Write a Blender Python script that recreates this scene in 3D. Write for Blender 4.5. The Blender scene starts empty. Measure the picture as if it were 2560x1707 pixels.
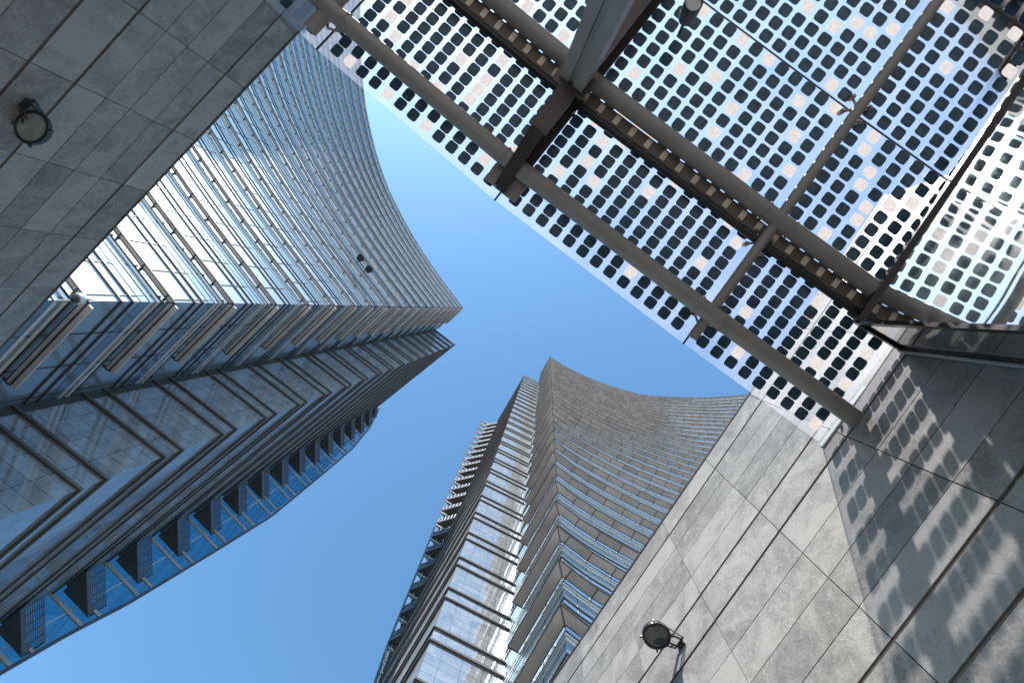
import bpy, bmesh, math, random
from mathutils import Vector, Matrix
random.seed(7)
C = bpy.context.scene.collection
sc = bpy.context.scene

# ------------------------------------------------------------------ camera
FPX = 1200.0                                  # focal length in pixels of a 2560 px wide frame
zen = Vector((90.0, -81.5, FPX)).normalized() # where the zenith falls in the frame
R = Vector((0, 0, 1)).rotation_difference(zen).to_matrix()   # world -> (right, down, forward)
Rt = R.transposed()
cam = bpy.data.cameras.new('camera')
cam.sensor_width = 36.0
cam.lens = 36.0 * FPX / 2560.0
cam.clip_start = 0.05
cam.clip_end = 3000
cam_o = bpy.data.objects.new('camera', cam)
C.objects.link(cam_o)
r_, d_, f_ = Rt @ Vector((1, 0, 0)), Rt @ Vector((0, 1, 0)), Rt @ Vector((0, 0, 1))
cam_o.matrix_world = Matrix((r_, -d_, -f_)).transposed().to_4x4()
sc.camera = cam_o

# ------------------------------------------------------------------ sky and sun
SUN = Vector((-0.19, -0.89, 1.0)).normalized()
w = bpy.data.worlds.new('World')
sc.world = w
w.use_nodes = True
nt = w.node_tree
sky = nt.nodes.new('ShaderNodeTexSky')
sky.sky_type = 'NISHITA'
sky.sun_disc = False
sky.sun_elevation = math.asin(SUN.z)
sky.sun_rotation = math.atan2(SUN.x, SUN.y)
sky.altitude = 120
sky.air_density = 1.0
sky.dust_density = 0.6
sky.ozone_density = 1.6
bg = nt.nodes['Background']
bg.inputs['Strength'].default_value = 0.15
tint = nt.nodes.new('ShaderNodeMix')          # the clear deep azure of that day
tint.data_type = 'RGBA'
tint.blend_type = 'MULTIPLY'
tint.inputs['Factor'].default_value = 1.0
tint.inputs[7].default_value = (0.71, 1.03, 1.09, 1)
nt.links.new(sky.outputs[0], tint.inputs[6])
nt.links.new(tint.outputs[2], bg.inputs['Color'])
sl = bpy.data.lights.new('sun', 'SUN')
sl.energy = 4.6
sl.angle = math.radians(0.8)
sl.color = (1.0, 0.95, 0.88)
so = bpy.data.objects.new('sun', sl)
C.objects.link(so)
so.rotation_euler = SUN.to_track_quat('Z', 'Y').to_euler()
so.location = (0, -60, 160)

sc.view_settings.view_transform = 'Standard'
sc.view_settings.look = 'None'
sc.view_settings.gamma = 1
sc.view_settings.use_curve_mapping = False
sc.view_settings.exposure = 0.92
sc.render.engine = 'CYCLES'
cy = sc.cycles
cy.use_denoising = True
cy.max_bounces = 10
cy.diffuse_bounces = 4
cy.glossy_bounces = 5
cy.transmission_bounces = 6
cy.transparent_max_bounces = 16
cy.sample_clamp_indirect = 6.0
cy.caustics_refractive = False
cy.caustics_reflective = False

# ------------------------------------------------------------------ materials
def new_mat(name):
    m = bpy.data.materials.new(name)
    m.use_nodes = True
    n = m.node_tree
    return m, n, n.nodes['Principled BSDF'], n.nodes['Material Output']

def ramp(n, stops):
    r = n.nodes.new('ShaderNodeValToRGB')
    el = r.color_ramp.elements
    while len(el) < len(stops):
        el.new(0.5)
    for e, (p, c) in zip(el, stops):
        e.position = p
        e.color = (*c, 1)
    return r

def basic(name, base, rough=0.5, metal=0.0, var=0.12, scale=3.0, bump=0.0, spec=0.5, stretch=None, toned=0.0):
    m, n, p, o = new_mat(name)
    tc = n.nodes.new('ShaderNodeTexCoord')
    nz = n.nodes.new('ShaderNodeTexNoise')
    nz.inputs['Scale'].default_value = scale
    nz.inputs['Detail'].default_value = 5
    src = tc.outputs['Object']
    if stretch:
        mp = n.nodes.new('ShaderNodeMapping')
        mp.inputs['Scale'].default_value = stretch
        n.links.new(src, mp.inputs[0])
        src = mp.outputs[0]
    n.links.new(src, nz.inputs['Vector'])
    lo = tuple(max(0, c * (1 - var)) for c in base)
    hi = tuple(min(1, c * (1 + var)) for c in base)
    r = ramp(n, [(0.3, lo), (0.7, hi)])
    src = nz.outputs[0]
    if toned:
        at = n.nodes.new('ShaderNodeAttribute'); at.attribute_name = 'tone'
        ma = n.nodes.new('ShaderNodeMath'); ma.operation = 'MULTIPLY_ADD'
        n.links.new(at.outputs['Fac'], ma.inputs[0]); ma.inputs[1].default_value = toned; n.links.new(nz.outputs[0], ma.inputs[2])
        m0 = n.nodes.new('ShaderNodeMath'); m0.operation = 'SUBTRACT'; n.links.new(ma.outputs[0], m0.inputs[0]); m0.inputs[1].default_value = toned / 2
        src = m0.outputs[0]
    n.links.new(src, r.inputs[0])
    n.links.new(r.outputs[0], p.inputs['Base Color'])
    p.inputs['Roughness'].default_value = rough
    p.inputs['Metallic'].default_value = metal
    p.inputs['Specular IOR Level'].default_value = spec
    if bump:
        b = n.nodes.new('ShaderNodeBump')
        b.inputs['Strength'].default_value = bump
        b.inputs['Distance'].default_value = 0.01
        n.links.new(nz.outputs[0], b.inputs['Height'])
        n.links.new(b.outputs[0], p.inputs['Normal'])
    return m

def stone_mat(name, dark, light, rough):
    """cleft grey stone: large clouds, fine veins, slab to slab tone"""
    m, n, p, o = new_mat(name)
    tc = n.nodes.new('ShaderNodeTexCoord')
    at = n.nodes.new('ShaderNodeAttribute')
    at.attribute_name = 'tone'
    off = n.nodes.new('ShaderNodeVectorMath')
    off.operation = 'MULTIPLY_ADD'
    cx = n.nodes.new('ShaderNodeCombineXYZ')
    for k in range(3):
        n.links.new(at.outputs['Fac'], cx.inputs[k])
    n.links.new(cx.outputs[0], off.inputs[0])
    off.inputs[1].default_value = (37, 53, 91)
    n.links.new(tc.outputs['Object'], off.inputs[2])
    n1 = n.nodes.new('ShaderNodeTexNoise')
    n1.inputs['Scale'].default_value = 1.5
    n1.inputs['Detail'].default_value = 9
    n1.inputs['Roughness'].default_value = 0.62
    n1.inputs['Distortion'].default_value = 1.2
    n2 = n.nodes.new('ShaderNodeTexNoise')
    n2.inputs['Scale'].default_value = 7
    n2.inputs['Detail'].default_value = 10
    n2.inputs['Roughness'].default_value = 0.7
    n2.inputs['Distortion'].default_value = 2.6
    n3 = n.nodes.new('ShaderNodeTexNoise')
    n3.inputs['Scale'].default_value = 42
    n3.inputs['Detail'].default_value = 4
    for k in (n1, n2, n3):
        n.links.new(off.outputs[0], k.inputs['Vector'])
    a1 = n.nodes.new('ShaderNodeMath'); a1.operation = 'MULTIPLY_ADD'
    n.links.new(n2.outputs[0], a1.inputs[0]); a1.inputs[1].default_value = 0.55
    n.links.new(n1.outputs[0], a1.inputs[2])
    a2 = n.nodes.new('ShaderNodeMath'); a2.operation = 'MULTIPLY_ADD'
    n.links.new(n3.outputs[0], a2.inputs[0]); a2.inputs[1].default_value = 0.34
    n.links.new(a1.outputs[0], a2.inputs[2])
    a3 = n.nodes.new('ShaderNodeMath'); a3.operation = 'MULTIPLY_ADD'
    n.links.new(at.outputs['Fac'], a3.inputs[0]); a3.inputs[1].default_value = 0.30
    # thin wandering veins, lighter than the ground of the stone
    n4 = n.nodes.new('ShaderNodeTexNoise'); n4.inputs['Scale'].default_value = 2.6; n4.inputs['Detail'].default_value = 6
    n4.inputs['Distortion'].default_value = 3.0
    n.links.new(off.outputs[0], n4.inputs['Vector'])
    v1 = n.nodes.new('ShaderNodeMath'); v1.operation = 'SUBTRACT'; n.links.new(n4.outputs[0], v1.inputs[0]); v1.inputs[1].default_value = 0.5
    v2 = n.nodes.new('ShaderNodeMath'); v2.operation = 'ABSOLUTE'; n.links.new(v1.outputs[0], v2.inputs[0])
    v3 = n.nodes.new('ShaderNodeMapRange'); v3.inputs['From Min'].default_value = 0.0; v3.inputs['From Max'].default_value = 0.022
    v3.inputs['To Min'].default_value = 0.16; v3.inputs['To Max'].default_value = -0.04
    n.links.new(v2.outputs[0], v3.inputs[0])
    a4 = n.nodes.new('ShaderNodeMath'); a4.operation = 'ADD'
    n.links.new(a2.outputs[0], a4.inputs[0]); n.links.new(v3.outputs[0], a4.inputs[1])
    n.links.new(a4.outputs[0], a3.inputs[2])
    mid = tuple((x + y) / 2 for x, y in zip(dark, light))
    r = ramp(n, [(0.62, dark), (0.98, mid), (1.35 / 1.4, light)])
    dv = n.nodes.new('ShaderNodeMath'); dv.operation = 'MULTIPLY'
    n.links.new(a3.outputs[0], dv.inputs[0]); dv.inputs[1].default_value = 0.82
    r.color_ramp.elements[0].position = 0.56
    r.color_ramp.elements[1].position = 0.80
    r.color_ramp.elements[2].position = 1.0
    n.links.new(dv.outputs[0], r.inputs[0])
    n.links.new(r.outputs[0], p.inputs['Base Color'])
    p.inputs['Roughness'].default_value = rough
    b = n.nodes.new('ShaderNodeBump')
    b.inputs['Strength'].default_value = 0.35
    b.inputs['Distance'].default_value = 0.012
    n.links.new(a2.outputs[0], b.inputs['Height'])
    n.links.new(b.outputs[0], p.inputs['Normal'])
    return m

def tile_mat(name, c1, c2, joint, rough, tw, th):
    """polished stone tiles laid in metres along the UV map"""
    m, n, p, o = new_mat(name)
    uv = n.nodes.new('ShaderNodeUVMap'); uv.uv_map = 'UVMap'
    br = n.nodes.new('ShaderNodeTexBrick')
    br.inputs['Scale'].default_value = 1.0
    br.inputs['Brick Width'].default_value = tw
    br.inputs['Row Height'].default_value = th
    br.inputs['Mortar Size'].default_value = 0.014
    br.inputs['Mortar Smooth'].default_value = 0.0
    br.offset = 0.0
    br.inputs['Color1'].default_value = (*c1, 1)
    br.inputs['Color2'].default_value = (*c2, 1)
    br.inputs['Mortar'].default_value = (*joint, 1)
    n.links.new(uv.outputs[0], br.inputs['Vector'])
    nz = n.nodes.new('ShaderNodeTexNoise')
    nz.inputs['Scale'].default_value = 0.9
    nz.inputs['Detail'].default_value = 8
    nz.inputs['Distortion'].default_value = 1.5
    n.links.new(uv.outputs[0], nz.inputs['Vector'])
    rr = ramp(n, [(0.3, (0.62, 0.62, 0.62)), (0.7, (1.0, 1.0, 1.0))])
    n.links.new(nz.outputs[0], rr.inputs[0])
    mx = n.nodes.new('ShaderNodeMix'); mx.data_type = 'RGBA'; mx.blend_type = 'MULTIPLY'
    mx.inputs['Factor'].default_value = 1.0
    n.links.new(br.outputs[0], mx.inputs[6]); n.links.new(rr.outputs[0], mx.inputs[7])
    n.nodes.remove(p)
    d = n.nodes.new('ShaderNodeBsdfDiffuse'); n.links.new(mx.outputs[2], d.inputs['Color'])
    g = n.nodes.new('ShaderNodeBsdfGlossy'); g.inputs['Roughness'].default_value = rough
    g.inputs['Color'].default_value = (0.70, 0.78, 0.86, 1)
    b = n.nodes.new('ShaderNodeBump'); b.inputs['Strength'].default_value = 0.3; b.inputs['Distance'].default_value = 0.008
    n.links.new(nz.outputs[0], b.inputs['Height']); n.links.new(b.outputs[0], g.inputs['Normal'])
    ms = n.nodes.new('ShaderNodeMixShader'); ms.inputs[0].default_value = 0.36
    n.links.new(d.outputs[0], ms.inputs[1]); n.links.new(g.outputs[0], ms.inputs[2])
    n.links.new(ms.outputs[0], o.inputs['Surface'])
    return m

def facade_glass(name, tint, refl, rough=0.02, wav=0.02):
    """coated facade glazing: mirror-like reflection over a dark interior, each pane a little off true"""
    m, n, p, o = new_mat(name)
    n.nodes.remove(p)
    tc = n.nodes.new('ShaderNodeTexCoord')
    nz = n.nodes.new('ShaderNodeTexNoise')
    nz.inputs['Scale'].default_value = 0.35
    nz.inputs['Detail'].default_value = 2
    n.links.new(tc.outputs['Object'], nz.inputs['Vector'])
    b = n.nodes.new('ShaderNodeBump')
    b.inputs['Strength'].default_value = 1.0
    b.inputs['Distance'].default_value = wav
    n.links.new(nz.outputs[0], b.inputs['Height'])
    at = n.nodes.new('ShaderNodeAttribute'); at.attribute_name = 'tone'
    rt = ramp(n, [(0.0, tuple(c * 0.72 for c in refl)), (1.0, refl)])
    n.links.new(at.outputs['Fac'], rt.inputs[0])
    g = n.nodes.new('ShaderNodeBsdfGlossy')
    g.inputs['Roughness'].default_value = rough
    n.links.new(rt.outputs[0], g.inputs['Color'])
    n.links.new(b.outputs[0], g.inputs['Normal'])
    d = n.nodes.new('ShaderNodeBsdfDiffuse')
    d.inputs['Color'].default_value = (*tint, 1)
    lw = n.nodes.new('ShaderNodeFresnel'); lw.inputs['IOR'].default_value = 2.3
    mr = n.nodes.new('ShaderNodeMapRange')
    mr.inputs['From Min'].default_value = 0.15; mr.inputs['From Max'].default_value = 0.8
    mr.inputs['To Min'].default_value = 0.35; mr.inputs['To Max'].default_value = 0.95
    n.links.new(lw.outputs[0], mr.inputs[0])
    mx = n.nodes.new('ShaderNodeMixShader')
    n.links.new(mr.outputs[0], mx.inputs[0])
    g2 = n.nodes.new('ShaderNodeBsdfGlossy')  # a film of dust spreads the sun's reflection
    g2.inputs['Color'].default_value = (*refl, 1)
    g2.inputs['Roughness'].default_value = 0.42
    md = n.nodes.new('ShaderNodeMixShader'); md.inputs[0].default_value = 0.48
    n.links.new(g.outputs[0], md.inputs[1]); n.links.new(g2.outputs[0], md.inputs[2])
    n.links.new(d.outputs[0], mx.inputs[1]); n.links.new(md.outputs[0], mx.inputs[2])
    n.links.new(mx.outputs[0], o.inputs['Surface'])
    return m

def canopy_glass():
    m, n, p, o = new_mat('canopy_glass')
    n.nodes.remove(p)
    tc = n.nodes.new('ShaderNodeTexCoord')
    nz = n.nodes.new('ShaderNodeTexNoise'); nz.inputs['Scale'].default_value = 0.9; nz.inputs['Detail'].default_value = 6
    n2 = n.nodes.new('ShaderNodeTexNoise'); n2.inputs['Scale'].default_value = 45; n2.inputs['Detail'].default_value = 3
    n.links.new(tc.outputs['Object'], nz.inputs['Vector']); n.links.new(tc.outputs['Object'], n2.inputs['Vector'])
    mr = n.nodes.new('ShaderNodeMapRange')
    mr.inputs['From Min'].default_value = 0.35; mr.inputs['From Max'].default_value = 0.65
    mr.inputs['To Min'].default_value = 0.05; mr.inputs['To Max'].default_value = 0.10
    n.links.new(nz.outputs[0], mr.inputs[0])
    m2 = n.nodes.new('ShaderNodeMapRange')
    m2.inputs['From Min'].default_value = 0.62; m2.inputs['From Max'].default_value = 0.75
    m2.inputs['To Min'].default_value = 0.0; m2.inputs['To Max'].default_value = 0.16
    n.links.new(n2.outputs[0], m2.inputs[0])
    ad = n.nodes.new('ShaderNodeMath'); ad.operation = 'ADD'; ad.use_clamp = True
    n.links.new(mr.outputs[0], ad.inputs[0]); n.links.new(m2.outputs[0], ad.inputs[1])
    tr = n.nodes.new('ShaderNodeBsdfTransparent'); tr.inputs[0].default_value = (0.97, 0.97, 1.0, 1)
    tl = n.nodes.new('ShaderNodeBsdfTranslucent'); tl.inputs[0].default_value = (0.98, 0.96, 0.98, 1)
    mx = n.nodes.new('ShaderNodeMixShader')
    n.links.new(ad.outputs[0], mx.inputs[0]); n.links.new(tr.outputs[0], mx.inputs[1]); n.links.new(tl.outputs[0], mx.inputs[2])
    gl = n.nodes.new('ShaderNodeBsdfGlossy'); gl.inputs['Roughness'].default_value = 0.05
    fr = n.nodes.new('ShaderNodeFresnel'); fr.inputs['IOR'].default_value = 1.45
    m3 = n.nodes.new('ShaderNodeMixShader')
    n.links.new(fr.outputs[0], m3.inputs[0]); n.links.new(mx.outputs[0], m3.inputs[1]); n.links.new(gl.outputs[0], m3.inputs[2])
    n.links.new(m3.outputs[0], o.inputs['Surface'])
    return m

def mix_glass(name, tint, refl_min, refl_max, rough=0.01, ior=1.5, dust=0.0):
    """clear pane: tinted transmission with a Fresnel mirror on top"""
    m, n, p, o = new_mat(name)
    n.nodes.remove(p)
    tr = n.nodes.new('ShaderNodeBsdfTransparent'); tr.inputs[0].default_value = (*tint, 1)
    gl = n.nodes.new('ShaderNodeBsdfGlossy'); gl.inputs['Roughness'].default_value = rough
    tc = n.nodes.new('ShaderNodeTexCoord')
    nz = n.nodes.new('ShaderNodeTexNoise'); nz.inputs['Scale'].default_value = 0.8
    n.links.new(tc.outputs['Object'], nz.inputs['Vector'])
    b = n.nodes.new('ShaderNodeBump'); b.inputs['Distance'].default_value = 0.004
    n.links.new(nz.outputs[0], b.inputs['Height']); n.links.new(b.outputs[0], gl.inputs['Normal'])
    lw = n.nodes.new('ShaderNodeFresnel'); lw.inputs['IOR'].default_value = ior
    mr = n.nodes.new('ShaderNodeMapRange')
    mr.inputs['From Min'].default_value = 0.0; mr.inputs['From Max'].default_value = 0.6
    mr.inputs['To Min'].default_value = refl_min; mr.inputs['To Max'].default_value = refl_max
    n.links.new(lw.outputs[0], mr.inputs[0])
    mx = n.nodes.new('ShaderNodeMixShader')
    src = gl.outputs[0]
    if dust:                                  # dusty glass also throws a broad lobe
        g2 = n.nodes.new('ShaderNodeBsdfGlossy'); g2.inputs['Roughness'].default_value = 0.13
        m2 = n.nodes.new('ShaderNodeMixShader'); m2.inputs[0].default_value = dust
        n.links.new(gl.outputs[0], m2.inputs[1]); n.links.new(g2.outputs[0], m2.inputs[2]); src = m2.outputs[0]
    n.links.new(mr.outputs[0], mx.inputs[0]); n.links.new(tr.outputs[0], mx.inputs[1]); n.links.new(src, mx.inputs[2])
    n.links.new(mx.outputs[0], o.inputs['Surface'])
    return m

def pale_cell_mat():
    m, n, p, o = new_mat('pale_cell')
    n.nodes.remove(p)
    tc = n.nodes.new('ShaderNodeTexCoord')
    nz = n.nodes.new('ShaderNodeTexNoise'); nz.inputs['Scale'].default_value = 25
    n.links.new(tc.outputs['Object'], nz.inputs['Vector'])
    r = ramp(n, [(0.3, (0.62, 0.56, 0.50)), (0.7, (0.72, 0.67, 0.62))])
    n.links.new(nz.outputs[0], r.inputs[0])
    tl = n.nodes.new('ShaderNodeBsdfTranslucent'); n.links.new(r.outputs[0], tl.inputs[0])
    df = n.nodes.new('ShaderNodeBsdfDiffuse'); n.links.new(r.outputs[0], df.inputs[0])
    mx = n.nodes.new('ShaderNodeMixShader'); mx.inputs[0].default_value = 0.08
    n.links.new(tl.outputs[0], mx.inputs[1]); n.links.new(df.outputs[0], mx.inputs[2])
    n.links.new(mx.outputs[0], o.inputs['Surface'])
    return m

M = {}
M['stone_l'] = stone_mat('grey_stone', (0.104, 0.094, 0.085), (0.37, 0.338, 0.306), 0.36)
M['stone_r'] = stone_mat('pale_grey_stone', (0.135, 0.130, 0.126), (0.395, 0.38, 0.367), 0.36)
M['joint'] = basic('joint_shadow_gap', (0.035, 0.032, 0.03), 0.8)
M['rail_brown'] = basic('bronze_joint_rail', (0.11, 0.085, 0.07), 0.4, 0.6)
M['tiles'] = tile_mat('polished_stone_tiles', (0.30, 0.305, 0.315), (0.39, 0.39, 0.395), (0.09, 0.09, 0.10), 0.07, 1.25, 0.62)
M['bronze'] = basic('dark_bronze_metal', (0.085, 0.075, 0.068), 0.42, 0.4, scale=0.6)
M['fin'] = basic('bronze_louver_fin', (0.12, 0.105, 0.095), 0.45, 0.3, scale=0.5)
M['shelf_l'] = basic('pale_louver_panel', (0.76, 0.73, 0.71), 0.55, 0.0, 0.16, 0.7, stretch=(1, 1, 6), toned=0.28)
M['shelf_r'] = basic('taupe_louver_panel', (0.56, 0.53, 0.51), 0.55, 0.0, 0.18, 0.7, stretch=(1, 1, 6), toned=0.28)
M['glass_l'] = facade_glass('silver_blue_glazing', (0.20, 0.25, 0.29), (0.86, 0.93, 0.98))
M['glass_r'] = facade_glass('blue_glazing', (0.05, 0.085, 0.12), (0.72, 0.84, 0.93))
M['spandrel'] = facade_glass('blue_spandrel_glazing', (0.10, 0.17, 0.24), (0.55, 0.74, 0.86), 0.06)
M['white_trim'] = basic('white_metal_trim', (0.86, 0.86, 0.86), 0.3, 0.35, 0.05)
M['fin_glass'] = mix_glass('tinted_fin_glass', (0.30, 0.55, 0.66), 0.06, 0.7)
M['core'] = basic('dark_core', (0.05, 0.055, 0.06), 0.8)
M['soffit'] = basic('brown_soffit', (0.10, 0.08, 0.07), 0.6)
M['slat'] = basic('railing_metal', (0.12, 0.13, 0.15), 0.4, 0.6)
M['canopy_glass'] = canopy_glass()
M['cell'] = basic('dark_solar_cell', (0.045, 0.090, 0.135), 0.25, 0.0, 0.35, 8, spec=0.4)
M['pale_cell'] = pale_cell_mat()
M['steel'] = basic('warm_grey_painted_steel', (0.27, 0.248, 0.225), 0.5, 0.0, 0.10, 2.0)
M['dark_steel'] = basic('dark_brown_steel', (0.075, 0.058, 0.052), 0.35, 0.3, 0.2, 2.0)
M['gutter'] = basic('brown_gutter', (0.15, 0.12, 0.10), 0.5)
M['light_patch'] = basic('beige_light_patch', (0.95, 0.76, 0.60), 0.5)  # painted light: beige where daylight falls through the cell gaps
M['chrome'] = basic('brushed_steel_fitting', (0.30, 0.25, 0.21), 0.25, 0.9)
M['gasket'] = basic('black_gasket', (0.03, 0.025, 0.025), 0.6)
M['channel'] = basic('pale_grey_channel', (0.42, 0.43, 0.44), 0.4, 0.1)
M['pane'] = mix_glass('vestibule_pane', (0.46, 0.54, 0.52), 0.30, 0.85, 0.02, 1.6, 0.10)
M['side_pane'] = mix_glass('vestibule_side_pane', (0.60, 0.66, 0.64), 0.06, 0.75, 0.01, 1.45)
M['frame'] = basic('dark_door_frame', (0.05, 0.045, 0.042), 0.25, 0.7)
M['lamp_body'] = basic('black_lamp_housing', (0.02, 0.02, 0.021), 0.4, 0.3)
M['lamp_grey'] = basic('grey_lamp_housing', (0.06, 0.06, 0.06), 0.35, 0.5)
M['lens'] = basic('dark_lens_glass', (0.045, 0.06, 0.06), 0.06, 0.0, 0.4, 4, spec=0.8)
M['lens_grey'] = basic('grey_lens_glass', (0.40, 0.42, 0.40), 0.12, 0.1, 0.35, 4, spec=0.8)
M['cctv_white'] = basic('white_plastic', (0.78, 0.78, 0.77), 0.35, 0, 0.05)
M['cctv_dark'] = basic('smoked_dome', (0.02, 0.025, 0.03), 0.08, 0, 0.2, spec=0.8)
M['ground'] = stone_mat('granite_paving', (0.17, 0.165, 0.16), (0.30, 0.29, 0.28), 0.7)

# ------------------------------------------------------------------ mesh helpers
class MB:
    def __init__(self):
        self.v, self.f, self.m, self.uv, self.t = [], [], [], [], []
        self.tone = 0.5
    def face(self, pts, mi=0, uv=None):
        b = len(self.v)
        self.v += [tuple(p) for p in pts]
        self.t += [self.tone] * len(pts)
        self.f.append(tuple(range(b, b + len(pts))))
        self.m.append(mi)
        self.uv.append(uv or [(0, 0)] * len(pts))
    def hexa(self, a, mi=0, skip=()):
        """a: 8 points, bottom ring 0-3 counter-clockwise from above, top ring 4-7"""
        for k, q in enumerate(((3, 2, 1, 0), (4, 5, 6, 7), (0, 1, 5, 4), (1, 2, 6, 5), (2, 3, 7, 6), (3, 0, 4, 7))):
            if k not in skip:
                self.face([a[i] for i in q], mi)
    def box(self, c, ex, ey, ez, mi=0):
        """box with centre c and half-extent vectors"""
        c, ex, ey, ez = map(Vector, (c, ex, ey, ez))
        self.hexa([c - ex - ey - ez, c + ex - ey - ez, c + ex + ey - ez, c - ex + ey - ez,
                   c - ex - ey + ez, c + ex - ey + ez, c + ex + ey + ez, c - ex + ey + ez], mi)
    def bar(self, a, b, wdt, hgt, mi=0, up=(0, 0, 1)):
        a, b = Vector(a), Vector(b)
        d = (b - a).normalized()
        s = d.cross(Vector(up)).normalized()
        u = s.cross(d).normalized()
        self.box((a + b) / 2, (b - a) / 2, s * wdt / 2, u * hgt / 2, mi)
    def tube(self, pts, r, seg=14, mi=0, caps=True):
        pts = [Vector(p) for p in pts]
        rs = r if isinstance(r, (list, tuple)) else [r] * len(pts)
        rings = []
        ref = None
        for i, p in enumerate(pts):
            if i == 0: d = pts[1] - p
            elif i == len(pts) - 1: d = p - pts[-2]
            else: d = (pts[i + 1] - p).normalized() + (p - pts[i - 1]).normalized()
            d.normalize()
            if ref is None:
                ref = Vector((0, 0, 1)) if abs(d.z) < 0.9 else Vector((1, 0, 0))
            s = d.cross(ref).normalized(); u = s.cross(d).normalized()
            rings.append([p + (s * math.cos(t) + u * math.sin(t)) * rs[i] for t in [2 * math.pi * k / seg for k in range(seg)]])
        for A, B in zip(rings, rings[1:]):
            for k in range(seg):
                j = (k + 1) % seg
                self.face([A[k], A[j], B[j], B[k]], mi)
        if caps:
            self.face(rings[0][::-1], mi); self.face(rings[-1], mi)
    def lathe(self, o, axis, prof, seg=32, mi=0, mats=None):
        """prof: (radius, distance along axis)"""
        o, ax = Vector(o), Vector(axis).normalized()
        ref = Vector((1, 0, 0)) if abs(ax.x) < 0.8 else Vector((0, 1, 0))
        s = ax.cross(ref).normalized(); u = ax.cross(s)
        rings = [[o + ax * h + (s * math.cos(2 * math.pi * k / seg) + u * math.sin(2 * math.pi * k / seg)) * r for k in range(seg)] for r, h in prof]
        for i, (A, B) in enumerate(zip(rings, rings[1:])):
            mm = mats[i] if mats else mi
            for k in range(seg):
                j = (k + 1) % seg
                if prof[i][0] < 1e-6: self.face([A[k], B[j], B[k]], mm)
                elif prof[i + 1][0] < 1e-6: self.face([A[k], A[j], B[k]], mm)
                else: self.face([A[k], A[j], B[j], B[k]], mm)
    def ball(self, c, r, seg=12, mi=0):
        n = 7
        self.lathe(c, (0, 0, 1), [(r * math.sin(math.pi * k / n), -r * math.cos(math.pi * k / n)) for k in range(n + 1)], seg, mi)
    def build(self, name, mats, parent=None, smooth=False, merge=False):
        me = bpy.data.meshes.new(name)
        me.from_pydata(self.v, [], self.f)
        if not isinstance(mats, (list, tuple)): mats = [mats]
        for k in mats: me.materials.append(M[k])
        me.polygons.foreach_set('material_index', self.m)
        ul = me.uv_layers.new(name='UVMap')
        flat = [c for q in self.uv for p in q for c in p]
        ul.data.foreach_set('uv', flat)
        a = me.attributes.new('tone', 'FLOAT', 'POINT')
        a.data.foreach_set('value', self.t)
        if smooth or merge:
            bm = bmesh.new(); bm.from_mesh(me)
            bmesh.ops.remove_doubles(bm, verts=bm.verts, dist=1e-4)
            if smooth:
                for f in bm.faces: f.smooth = True
                for e in bm.edges:
                    if len(e.link_faces) == 2 and e.calc_face_angle(0) > 0.7: e.smooth = False
            bm.to_mesh(me); bm.free()
        me.update()
        o = bpy.data.objects.new(name, me)
        C.objects.link(o)
        if parent: 
            o.parent = parent
            o.matrix_parent_inverse = Matrix.Translation(-parent.location)
        return o

def thing(name, label, cat, loc, group=None):
    o = bpy.data.objects.new(name, None)
    o.empty_display_size = 0.3
    C.objects.link(o)
    o.location = loc
    o['label'] = label; o['category'] = cat
    if group: o['group'] = group
    bpy.context.view_layer.update()
    return o

def tag(o, label, cat, group=None, kind=None):
    o['label'] = label; o['category'] = cat
    if group: o['group'] = group
    if kind: o['kind'] = kind

def V2(x, y): return Vector((x, y))

def offsets(path, side):
    """mitred outward normals for a 2D path; side = +1 / -1"""
    ns = []
    for a, b in zip(path, path[1:]):
        d = (b - a).normalized()
        ns.append(Vector((d.y, -d.x)) * side)
    out = [ns[0]]
    for n1, n2 in zip(ns, ns[1:]):
        m = (n1 + n2).normalized()
        out.append(m / max(0.35, m.dot(n1)))
    out.append(ns[-1])
    return out

def strip(mb, path, nrm, z0, z1, o0, o1, mi=0, gap=0.0, u0=0.0, caps=True, tones=None):
    """a band following a 2D path between heights z0..z1 and outward offsets o0..o1"""
    u = u0
    for i in range(len(path) - 1):
        a, b = path[i], path[i + 1]
        if tones: mb.tone = tones.random()
        L = (b - a).length
        d = (b - a) / L
        g = d * gap
        ai, ao = a + nrm[i] * o0 + g, a + nrm[i] * o1 + g
        bi, bo = b + nrm[i + 1] * o0 - g, b + nrm[i + 1] * o1 - g
        P = lambda p, z: (p.x, p.y, z)
        uv = [(u, z0), (u + L, z0), (u + L, z1), (u, z1)]
        mb.face([P(ao, z0), P(bo, z0), P(bo, z1), P(ao, z1)], mi, uv)
        mb.face([P(ai, z0), P(ai, z1), P(bi, z1), P(bi, z0)], mi, uv)
        mb.face([P(ai, z0), P(bi, z0), P(bo, z0), P(ao, z0)], mi, uv)
        mb.face([P(ai, z1), P(ao, z1), P(bo, z1), P(bi, z1)], mi, uv)
        if gap or (caps and i == 0):
            mb.face([P(ai, z0), P(ao, z0), P(ao, z1), P(ai, z1)], mi, uv)
        if gap or (caps and i == len(path) - 2):
            mb.face([P(bi, z0), P(bi, z1), P(bo, z1), P(bo, z0)], mi, uv)
        u += L

def spline(pts, step=1.0):
    out = []
    P = [pts[0] * 2 - pts[1]] + pts + [pts[-1] * 2 - pts[-2]]
    for i in range(1, len(P) - 2):
        p0, p1, p2, p3 = P[i - 1:i + 3]
        n = max(2, int((p2 - p1).length / step))
        for k in range(n):
            t = k / n
            out.append(0.5 * ((2 * p1) + (p2 - p0) * t + (2 * p0 - 5 * p1 + 4 * p2 - p3) * t * t + (3 * p1 - p0 - 3 * p2 + p3) * t ** 3))
    out.append(pts[-1])
    return out

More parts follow.
